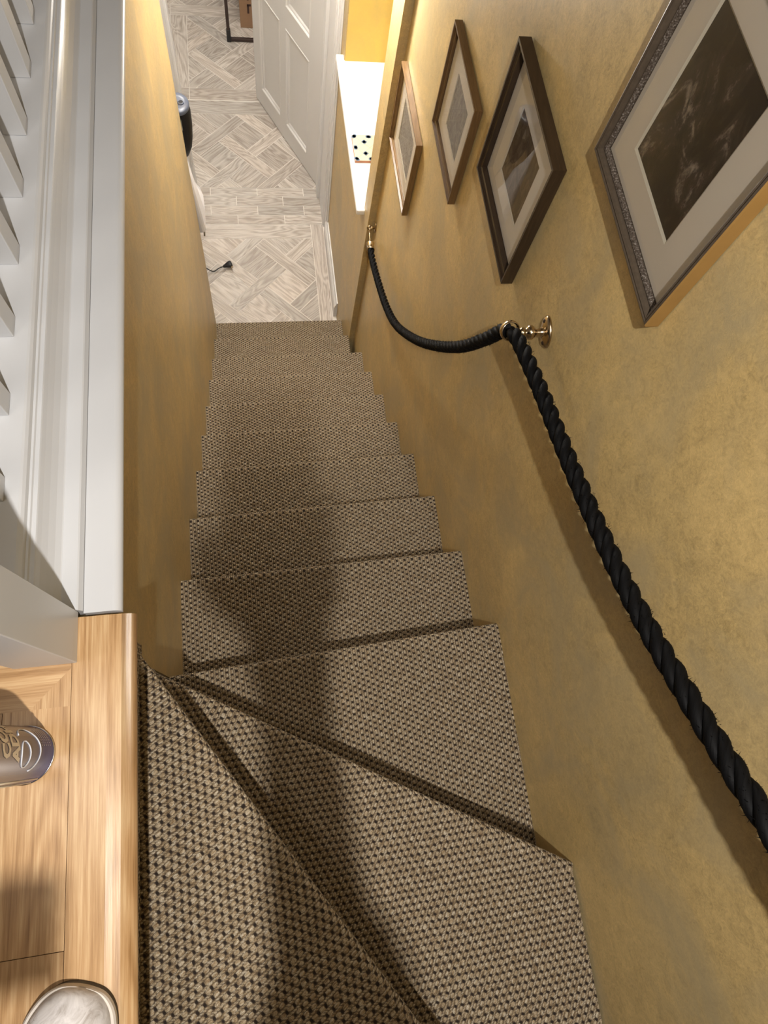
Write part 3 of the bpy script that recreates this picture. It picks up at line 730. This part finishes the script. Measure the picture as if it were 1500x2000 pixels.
# ================================================================== SPRAY CAN
cx, cyy = -.0725, -.168; cr = .0335
can = empty('adhesive_can', (cx, cyy, LZ)); tag(can, 'blue and silver printed tin of adhesive standing on the oak landing', 'can')
m = MB(); m.lathe((cx, cyy, LZ+.0005), (0, 0, 1), [(0, .030), (.0005, .0325), (.002, .0338), (.004, .0338), (.0055, cr), (.17, cr), (.1715, .0336), (.174, .0336), (.178, .030), (.187, .018), (.190, .0145)], CANM, 48)
m.build('body', can, loc=None)
m = MB(); m.lathe((cx, cyy, LZ+.190), (0, 0, 1), [(0, .0125), (.022, .0125), (.025, .011)], BLACKP, 24); m.build('nozzle_cap', can)
m = MB(); m.torus((cx, cyy, LZ+.0035), (0, 0, 1), .0335, .0013, CHROME, 40, 8); m.build('rim', can)
def curved_text(txt, ang, z, size, mt, name, sx=1.0):
    cu = bpy.data.curves.new('t', 'FONT'); cu.body = txt; cu.size = size; cu.align_x = 'LEFT'; cu.extrude = 0; cu.offset = size*.045; cu.resolution_u = 2
    o = bpy.data.objects.new('t', cu); COL.objects.link(o); bpy.context.view_layer.update()
    me = bpy.data.meshes.new_from_object(o); bpy.data.objects.remove(o)
    bm = bmesh.new(); bm.from_mesh(me)
    bmesh.ops.triangulate(bm, faces=bm.faces)
    bmesh.ops.subdivide_edges(bm, edges=[e for e in bm.edges if e.calc_length() > size*.2], cuts=2, use_grid_fill=True)
    for v in bm.verts:
        t = ang+v.co.x*sx/(cr+.0003); h = v.co.y
        v.co = Vector((cx+(cr+.0004)*math.cos(t), cyy+(cr+.0004)*math.sin(t), z+h))
    bm.to_mesh(me); bm.free(); me.materials.append(mt)
    ob = bpy.data.objects.new(name, me); COL.objects.link(ob); ob.parent = can; ob.matrix_parent_inverse = Matrix.Translation(-Vector(can.location)); return ob
for p in (0,):
    curved_text('CONTACT', math.radians(-8), LZ+.138, .0275, CREAM, 'lettering', .80)
    curved_text('ADHESIVE', math.radians(-14), LZ+.113, .0275, CREAM, 'lettering', .80)
    for q in range(5): curved_text('. '*3+'-'*(9-q)+' ..', math.radians(12), LZ+.016+q*.0065, .0065, BLUEB, 'small_print')
m = MB()
def arcpts(a0, z0, ra, rz, t0, t1, n=26):
    return [(cx+(cr+.0005)*math.cos(a0+ra*math.cos(t)), cyy+(cr+.0005)*math.sin(a0+ra*math.cos(t)), z0+rz*math.sin(t)) for t in [t0+(t1-t0)*i/n for i in range(n+1)]]
m.tube(arcpts(math.radians(8), LZ+.080, .75, .030, -2.9, .9), .0008, BLUEB, 5); m.tube(arcpts(math.radians(-2), LZ+.094, .42, .013, 0, 2*PI), .0008, BLUEB, 5)
m.build('line_drawing', can)
m = MB()
for a0 in (-58, -72): 
    a1 = math.radians(a0); m.tube([(cx+(cr+.0003)*math.cos(a1), cyy+(cr+.0003)*math.sin(a1), LZ+z) for z in (.012, .165)], .0012, CREAM, 6)
m.build('label_stripe', can)

# ================================================================== DELFT TILE on the sill
tx, ty, tz = .709, 2.178, SZ
dt = empty('delft_tile', (tx+.075, ty+.073, tz)); tag(dt, 'old blue and cream patterned tile lying on the white window sill', 'tile')
TG = simple('cream_tin_glaze', (0.52, 0.48, 0.40), 0.25, nscale=60, namt=0.07)
m = MB(); m.box((tx, ty, tz+.0003), (tx+.15, ty+.15, tz+.011), TERRA); m.build('clay_body', dt, .0015)
m = MB(); m.box((tx+.001, ty+.001, tz+.0111), (tx+.149, ty+.149, tz+.0128), TG); m.build('glaze', dt, .001)
m = MB(); zq = tz+.0132
def dab(px, py, r, a): 
    pts = []
    for i in range(7):
        t = -1+2*i/6; ww = (1-t*t)**.5*.45*r; pts.append((t, ww))
    P = [(px+(r*(t+1)*.5)*math.cos(a)-ww*math.sin(a), py+(r*(t+1)*.5)*math.sin(a)+ww*math.cos(a), zq) for t, ww in pts]+[(px+(r*(t+1)*.5)*math.cos(a)+ww*math.sin(a), py+(r*(t+1)*.5)*math.sin(a)-ww*math.cos(a), zq) for t, ww in reversed(pts[1:-1])]
    m.poly(P, BLUEG)
def line(a, b, wd, mt, z):
    a = Vector((*a, z)); b = Vector((*b, z)); d = (b-a).normalized(); n = Vector((-d.y, d.x, 0))*wd; m.poly([a+n, b+n, b-n, a-n], mt)
T = lambda u, v: (tx+.15*u, ty+.15*v)
for (a, b) in (((0.06, .06), (.5, .5)), ((.5, .5), (.94, .94)), ((.06, .94), (.94, .06)), ((.06, .5), (.5, .94)), ((.06, .5), (.5, .06)), ((.5, .06), (.94, .5)), ((.5, .94), (.94, .5))): line(T(*a), T(*b), .0007, TANG, tz+.01305)
for (u, v) in ((.27, .72), (.73, .72), (.27, .28), (.73, .28)):
    c = T(u+.08 if u < .5 else u, v)
    for k in range(4): dab(c[0], c[1], .013, k*PI/2); dab(c[0], c[1], .009, k*PI/2+PI/4)
for (u, v, a) in ((0.02, .5, 0), (.98, .5, PI), (.03, .03, PI/4), (.03, .97, -PI/4), (.97, .97, -3*PI/4), (.97, .03, 3*PI/4), (.5, .98, -PI/2), (.5, .02, PI/2)):
    c = T(u, v)
    for k in (-.6, 0, .6): dab(c[0], c[1], .018, a+k)
m.build('painted_pattern', dt)

# ================================================================== PLUG AND CORD
plug = empty('mains_plug', (.10, 2.66, FZ)); tag(plug, 'black three-pin plug with its trailing flex on the grey tiled floor', 'plug')
pd = Vector((.92, .30, 0)).normalized(); pc = Vector((.078, 2.668, FZ+.024)); side = Vector((-pd.y, pd.x, 0))
m = MB(); rings = []
for (t, ww, hh, dz) in ((-.034, .005, .005, -.002), (-.028, .008, .007, 0), (-.014, .012, .010, .002), (0, .019, .012, .004), (.012, .021, .013, .004), (.020, .0205, .012, .004), (.0225, .018, .010, .004)):
    c = pc+pd*t+Vector((0, 0, dz)); rings.append([c+side*ww*math.copysign(abs(math.cos(q))**.6, math.cos(q))+Vector((0, 0, 1))*hh*math.copysign(abs(math.sin(q))**.6, math.sin(q)) for q in [2*PI*j/20 for j in range(20)]])
m.ring(rings, BLACKP); m.build('plug_body', plug)
for (dx_, dy_, ln) in ((.012, -.010, .017), (.012, .012, .017), (-.004, 0.0, .020)):
    c = pc+pd*dx_+side*dy_; m = MB(); e = c+Vector((.010, -.006, -.012-.0)); d2 = (pd*.55+Vector((.0, -.70, -.12))).normalized()
    c = pc+pd*(.010+dy_*.4)-side*.012+Vector((0, 0, dy_*.4+(.006 if dx_ < 0 else 0))); m.tube([c, c+d2*ln], .0028, BRASS, 6)
    o = m.build('pin', plug); o['label'] = 'brass pin'
m = MB(); tail = pc-pd*.034
m.tube(catmull([tail, tail-pd*.03+Vector((0, 0, -.006)), (-.02, 2.630, FZ+.014), (-.075, 2.655, FZ+.045), (-.110, 2.70, FZ+.13), (-.106, 2.76, FZ+.4), (-.100, 2.62, FZ+.8), (-.09, 2.46, FZ+1.1)], .01), .0033, BLACKP, 8); m.build('flex', plug)

# ================================================================== IRONING BOARD hung on the hall wall, IRON above it
ib = empty('ironing_board', (-.1, 2.3, -1.1)); tag(ib, 'white covered ironing board hanging on the hall wall at the foot of the stairs', 'ironing board')
out = [(2.16, -.58), (2.235, -.745), (2.300, -.850), (2.325, -.955), (2.330, -1.01), (2.325, -1.05), (2.305, -1.08), (2.27, -1.10), (2.21, -1.105), (2.15, -1.105), (2.142, -1.105), (2.142, -.58)]
def xs_(z):
    K = [(-.5, 0), (-.74, .001), (-.95, .003), (-1.0, .030), (-1.03, .043), (-1.10, .046), (-1.17, .046), (-1.3, .04)]
    for (za_, a_), (zb_, b_) in zip(K[:-1], K[1:]):
        if zb_ <= z <= za_: return a_+(b_-a_)*(za_-z)/(za_-zb_)
    return 0
m = MB(); R1 = []
for x, ins in ((-.125, 0), (-.035, 0), (-.026, .003), (-.020, .010)):
    R1.append([(x+xs_(z), y-ins*(1 if y > 2.15 else -1), z+(ins if z < -1.08 else 0)) for y, z in out])
m.ring(R1, CLOTH_W, True, True, smooth=False); m.build('cover', ib)
m = MB()
for k in range(4):
    o_ = k*.020; m.tube([(-.012, 2.150+o_, -.70-.02*k), (-.008, 2.19+o_*1.2, -.97), (.020, 2.200+o_*1.2, -1.09), (.010, 2.200+o_*1.2, -1.19)], .0042, TUBE_W, 8)
m.build('folding_leg', ib)
iron = empty('steam_iron', (-.04, 2.36, -.83)); tag(iron, 'black steam iron with grey heel stored point down on the hall wall', 'iron')
m = MB(); rings = []; ic = Vector((-.030, 2.365, 0))
for (z, wx, wy, oy) in ((-.622, .050, .060, 0), (-.64, .053, .062, 0), (-.70, .052, .060, -.002), (-.76, .046, .052, -.008), (-.81, .036, .038, -.012), (-.85, .018, .020, -.016), (-.862, .006, .008, -.018)):
    rings.append([ic+Vector((wx*math.cos(2*PI*j/28), oy+wy*math.sin(2*PI*j/28)*.72, z)) for j in range(28)])
m.ring(rings, BLACKP); m.build('iron_body', iron)
m = MB(); m.lathe(ic+Vector((0, 0, -.626)), (0, 0, 1), [(0, .96), (.004, 1.02), (.016, 1.02), (.021, .95), (.022, .5)], GREYP, 32, .050, .057, ref=(0, 1, 0)); m.build('heel', iron)
m = MB(); m.torus(ic+Vector((.018, -.004, -.602)), (0, 0, 1), .011, .003, GREYP, 20, 8); m.lathe(ic+Vector((.018, -.004, -.606)), (0, 0, 1), [(0, .010), (.004, .010)], BLACKP, 18); m.lathe(ic+Vector((-.016, .004, -.606)), (0, 0, 1), [(0, .004), (.004, .004)], BLACKP, 12); m.build('cord_socket', iron)
m = MB(); m.tube(catmull([ic+Vector((.0, -.040, -.64)), ic+Vector((.004, -.075, -.66)), ic+Vector((.004, -.082, -.71)), ic+Vector((0, -.05, -.77))], .01), .010, BLACKP, 12); m.build('handle', iron)
m = MB(); q = ic+Vector((0, -.0, 0))
m.poly([(ic.x-.014, ic.y-.0465, -.648), (ic.x+.012, ic.y-.0465, -.648), (ic.x+.012, ic.y-.0468, -.70), (ic.x-.014, ic.y-.0468, -.70)], PAPER); 
m.build('rating_label', iron)
m = MB(); m.box((-.13, 2.31, -.80), (-.075, 2.43, -.66), METAL_D); m.build('wall_holder', iron, .003)

# ================================================================== DESK AND BOX in the far room
desk = empty('desk', (.6, 4.9, FZ)); tag(desk, 'dark metal framed desk behind the open door', 'desk')
def rail(m, a, b, s=.011): m.tube([a, b], s*1.2, METAL_D, 4)
m = MB(); m.box((.158, 4.70, FZ+.72), (1.35, 5.30, FZ+.745), WALNUT, None, 0); m.build('desktop', desk, .003)
for (x, y) in ((.172, 4.665), (.02, 5.17)):
    pass
for (x, y) in ((.172, 4.66), (1.32, 4.66), (.06, 5.28), (1.32, 5.28)):
    m = MB(); m.box((x-.011, y-.011, FZ+.03), (x+.011, y+.011, FZ+.72), METAL_D); o = m.build('leg', desk, .002)
    m = MB(); m.box((x-.015, y-.015, FZ), (x+.015, y+.015, FZ+.085), RUBBER); f = m.build('rubber_foot', o, .004); f.matrix_parent_inverse = Matrix(); 
m = MB(); m.box((.187, 4.650, FZ+.004), (1.305, 4.672, FZ+.024), METAL_D); m.build('floor_rail', desk, .002)
bx = MB(); bx.box((.262, 4.80, FZ+.0005), (.74, 5.22, FZ+.36), BOXM)
o = bx.build('cardboard_box', None, .002, loc=(.5, 5.0, FZ)); tag(o, 'brown cardboard box with dark printed marks under the dark desk', 'box')
m = MB(); fy = 4.7995
def pr_(x0, z0, x1, z1): m.box((x0, fy-.0006, FZ+z0), (x1, fy, FZ+z1), PRINTB)
for (gx, gz) in ((.0, .0),):
    X0, Zb = .318, .125
    pr_(X0, Zb+.07, X0+.012, Zb+.165); pr_(X0+.03, Zb+.145, X0+.085, Zb+.165); pr_(X0+.03, Zb+.07, X0+.045, Zb+.165); pr_(X0+.07, Zb+.07, X0+.085, Zb+.165); pr_(X0+.03, Zb+.07, X0+.085, Zb+.085)
    pr_(X0-.002, Zb-.02, X0+.012, Zb+.04); pr_(X0-.002, Zb+.03, X0+.026, Zb+.045); pr_(X0+.04, Zb-.02, X0+.055, Zb+.045); pr_(X0+.04, Zb+.03, X0+.1, Zb+.045); pr_(X0+.085, Zb-.035, X0+.1, Zb+.03)
pm = m.build('printed_mark', o); pm.matrix_parent_inverse = o.matrix_basis.inverted()

# ================================================================== LAMPS (fittings)
def pendant(name, loc, ceil, label):
    e = empty(name, (loc[0], loc[1], ceil)); tag(e, label, 'lamp')
    m = MB(); m.tube([(loc[0], loc[1], loc[2]+.12), (loc[0], loc[1], ceil-.02)], .003, WHITE, 8); m.build('cord', e)
    m = MB(); m.lathe((loc[0], loc[1], ceil), (0, 0, -1), [(0, .05), (.012, .05), (.022, .03)], WHITE); m.build('ceiling_rose', e)
    m = MB(); m.lathe((loc[0], loc[1], loc[2]+.05), (0, 0, 1), [(0, .018), (.04, .018), (.07, .012)], BRASS, 20); m.build('lamp_holder', e)
    m = MB()
    for k in range(3):
        t = 2*PI*k/3; m.tube([(loc[0]+.017*math.cos(t), loc[1]+.017*math.sin(t), loc[2]+.06), (loc[0]+.05*math.cos(t), loc[1]+.05*math.sin(t), loc[2]+.055)], .0015, BRASS, 6)
    m.torus((loc[0], loc[1], loc[2]+.055), (0, 0, 1), .05, .0025, BRASS, 24, 8); m.build('gallery', e)
pendant('pendant_lamp', UPPER, 3.0, 'bare pendant lamp above the winders')
def downlight(name, loc, ceil, label):
    e = empty(name, (loc[0], loc[1], ceil)); tag(e, label, 'lamp')
    m = MB(); m.torus((loc[0], loc[1], ceil-.006), (0, 0, 1), .045, .006, CHROME, 28, 8); m.build('bezel', e)
    m = MB(); m.lathe((loc[0], loc[1], ceil-.004), (0, 0, -1), [(0, .04), (.004, .04), (.006, .03)], BULB, 24); m.build('lens', e)
downlight('ceiling_downlight', HALL, .5, 'round ceiling downlight over the hall'); downlight('ceiling_downlight', ROOM, .5, 'round ceiling downlight just inside the far room'); downlight('ceiling_downlight', (1.2, 5.3, .36), .5, 'round ceiling downlight in the far corner of the room')

# ================================================================== PERSON taking the picture (shoe in view, casts the stair shadow)
def skin(name, joints, bones, mt, root=0, sub=2):
    me = bpy.data.meshes.new(name); me.from_pydata([j[0] for j in joints], bones, []); me.update()
    o = bpy.data.objects.new(name, me); COL.objects.link(o)
    sk = o.modifiers.new('skin', 'SKIN'); ly = me.skin_vertices[0] if me.skin_vertices else None
    if ly is None:
        bm = bmesh.new(); bm.from_mesh(me); bm.verts.layers.skin.verify(); bm.to_mesh(me); bm.free(); ly = me.skin_vertices[0]
    for i, j in enumerate(joints):
        r_ = j[1]; ly.data[i].radius = (r_, r_) if not isinstance(r_, tuple) else r_; ly.data[i].use_root = (i == root)
    sk.use_smooth_shade = True
    s_ = o.modifiers.new('sub', 'SUBSURF'); s_.levels = sub; s_.render_levels = sub
    me.materials.append(mt); return o
Vv = Vector
hd = Vv((.02, -.66, 2.17))
J = [((.02, -.80, 1.52), (.135, .10)), ((.02, -.80, 1.70), (.125, .09)), ((.02, -.78, 1.90), (.15, .095)), ((.02, -.75, 2.00), (.06, .055)), ((.02, -.71, 2.07), .052), ((.02, -.68, 2.13), (.07, .082)), ((.02, -.665, 2.22), (.077, .095)), ((.02, -.675, 2.29), (.05, .06)),
     ((.17, -.78, 1.94), .055), ((.27, -.72, 1.64), .042), ((.252, -.50, 1.485), .030), ((.2445, -.335, 1.452), (.036, .020)),
     ((-.13, -.77, 1.94), .055), ((-.22, -.72, 1.64), .042), ((-.02, -.52, 1.50), .030), ((.05, -.47, 1.49), (.03, .018)),
     ((.0, -.76, 1.44), .09), ((-.02, -.70, 1.08), .062), ((-.085, -.665, .70), .042), ((-.085, -.68, .645), .036),
     ((-.09, -.82, 1.44), .09), ((-.17, -.82, 1.08), .062), ((-.23, -.86, .70), .042), ((-.23, -.87, .645), .036)]
Bn = [(0, 1), (1, 2), (2, 3), (3, 4), (4, 5), (5, 6), (6, 7), (2, 8), (8, 9), (9, 10), (10, 11), (2, 12), (12, 13), (13, 14), (14, 15), (0, 16), (16, 17), (17, 18), (18, 19), (0, 20), (20, 21), (21, 22), (22, 23)]
# fingers: right hand wraps the phone, left hand relaxed
def finger(root_i, pts, rad):
    prev = root_i
    for i, p in enumerate(pts):
        J.append((p, rad*(1-.12*i))); Bn.append((prev, len(J)-1)); prev = len(J)-1
pb = CP-up*.075-fwd*.016                               # phone centre, behind the lens
def ph(a, b, c): q = pb+rt*a+up*b-fwd*c; return tuple(q)
for k, b_ in enumerate((-.012, -.034, -.055, -.073)):
    finger(11, [ph(.034, b_-.01, .026), ph(.047, b_, .010), ph(.044, b_+.004, -.008), ph(.028, b_+.006, -.012)], .0085)
finger(11, [ph(-.02, -.08, .03), ph(-.044, -.055, .016), ph(-.042, -.030, .010)], .010)
for k in range(4): finger(15, [(.085, -.455+.012*k-.02, 1.482), (.112, -.450+.012*k-.02, 1.472), (.125, -.450+.012*k-.02, 1.452)], .0085)
finger(15, [(.06, -.44, 1.48), (.08, -.425, 1.47)], .0095)
person = skin('person', J, Bn, SKIN, 0)
tag(person, 'person on the oak landing, only the scuffed white toe of one shoe showing', 'person')
def clothing(name, idx, grow, mt, bones):
    mp = {k: i for i, k in enumerate(idx)}
    jj = [(J[k][0], tuple(x+grow for x in J[k][1]) if isinstance(J[k][1], tuple) else J[k][1]+grow) for k in idx]
    o = skin(name, jj, [(mp[a], mp[b]) for a, b in bones], mt, 0); o.parent = person; return o
clothing('jumper', [0, 1, 2, 3, 8, 9, 10, 12, 13, 14], .013, JUMPER, [(0, 1), (1, 2), (2, 3), (2, 8), (8, 9), (9, 10), (2, 12), (12, 13), (13, 14)])
clothing('trousers', [0, 16, 17, 18, 20, 21, 22], .016, JEANS, [(0, 16), (16, 17), (17, 18), (0, 20), (20, 21), (21, 22)])
m = MB(); hc = Vv((.02, -.685, 2.225)); rings = []
for i in range(12):
    t = PI*.62*i/11; rings.append([hc+Vv((.092*math.sin(t+.02)*math.cos(q), .112*math.sin(t+.02)*math.sin(q)-.006, .108*math.cos(t))) for q in [2*PI*j/26 for j in range(26)]])
m.ring(rings, HAIR, True, False); m.build('hair', person)
m = MB(); fc = Vv((.02, -.572, 2.20))
m.lathe(fc+Vv((0, -.004, 0)), (0, .6, -.8), [(-.02, .006), (0, .011), (.014, .012), (.018, .004)], SKIN, 12); m.build('nose', person)
for sx_ in (-.03, .03):
    m = MB(); m.lathe(fc+Vv((sx_, -.012, .02)), (0, 1, 0), [(0, .012), (.005, .010), (.008, .004)], WHITE, 12); m.lathe(fc+Vv((sx_, -.003, .02)), (0, 1, 0), [(0, .005), (.001, .004)], BLACKP, 10); m.build('eye', person)
def shoe(name, toe, heading, mirror, sc=1.0):
    h = Vv((*heading, 0)).normalized(); sd = Vv((h.y, -h.x, 0))*mirror; toe = Vv(toe)
    def sect(t, ww, hh, off, base, flat=1.0, n=22):
        c = toe-h*t*sc+sd*off; out_ = []
        for j in range(n):
            q = PI*j/(n-1); out_.append(c+sd*ww*math.cos(q)+Vv((0, 0, base+hh*max(0, math.sin(q))**.8)))
        return out_
    e = MB(); key = [(.000, .004, .012, 0), (.002, .016, .020, 0), (.006, .0245, .026, 0), (.013, .0325, .031, 0), (.023, .0390, .036, 0), (.040, .0450, .041, 0), (.065, .0485, .046, .001), (.095, .0490, .053, .001), (.13, .045, .068, -.001), (.17, .038, .085, -.002), (.21, .034, .092, -.002), (.25, .033, .088, -.002), (.275, .028, .078, -.002), (.284, .018, .066, -.002), (.288, .006, .055, -.002)]
    secs = [tuple(q) for q in []]
    for i in range(len(key)-1):
        for k in range(4):
            t_ = k/4; p0, p1, p2, p3 = key[max(i-1, 0)], key[i], key[i+1], key[min(i+2, len(key)-1)]
            secs.append(tuple(.5*((2*p1[c])+(-p0[c]+p2[c])*t_+(2*p0[c]-5*p1[c]+4*p2[c]-p3[c])*t_*t_+(-p0[c]+3*p1[c]-3*p2[c]+p3[c])*t_**3) for c in range(4)))
    secs.append(key[-1])
    e.ring([sect(t, w_, h_, o_, .018) for t, w_, h_, o_ in secs], SHOEM, True, True)
    up_ = e.build(name, person, props={'label': 'scuffed white leather shoe'} if mirror == 1 else None)
    e = MB()
    def outline(g, z):
        L_, R_ = [], []
        for t, w_, h_, o_ in secs:
            c = toe-h*t*sc+sd*o_; L_.append(c-sd*(w_+g)+Vv((0, 0, z))); R_.append(c+sd*(w_+g)+Vv((0, 0, z)))
        return L_+R_[::-1]
    e.ring([outline(.001, .010), outline(.0045, .011), outline(.005, .019), outline(.003, .022), outline(.000, .022)], SOLEM, True, True, smooth=False)
    w_ = e.build('welt', up_); w_.matrix_parent_inverse = Matrix()
    e = MB(); e.ring([outline(.001, .0005), outline(.003, .001), outline(.003, .010)], RUBBER, True, True, smooth=False)
    w_ = e.build('sole', up_); w_.matrix_parent_inverse = Matrix()
shoe('shoe', (.004, -.418, LZ), (.30, .95), 1)
shoe('shoe', (-.19, -.64, LZ), (.05, 1), -1)
# phone held at the camera position
m = MB()
cs = [ph(sa*.036, sb*.0755, sc_*.004) for sa in (-1, 1) for sb in (-1, 1) for sc_ in (-1, 1)]
for f in ((0, 1, 3, 2), (4, 6, 7, 5), (0, 4, 5, 1), (2, 3, 7, 6), (0, 2, 6, 4), (1, 5, 7, 3)): m.poly([cs[i] for i in f], BLACKP)
o = m.build('mobile_phone', None, .002); tag(o, 'black phone held up over the stairs by the person on the landing', 'phone')
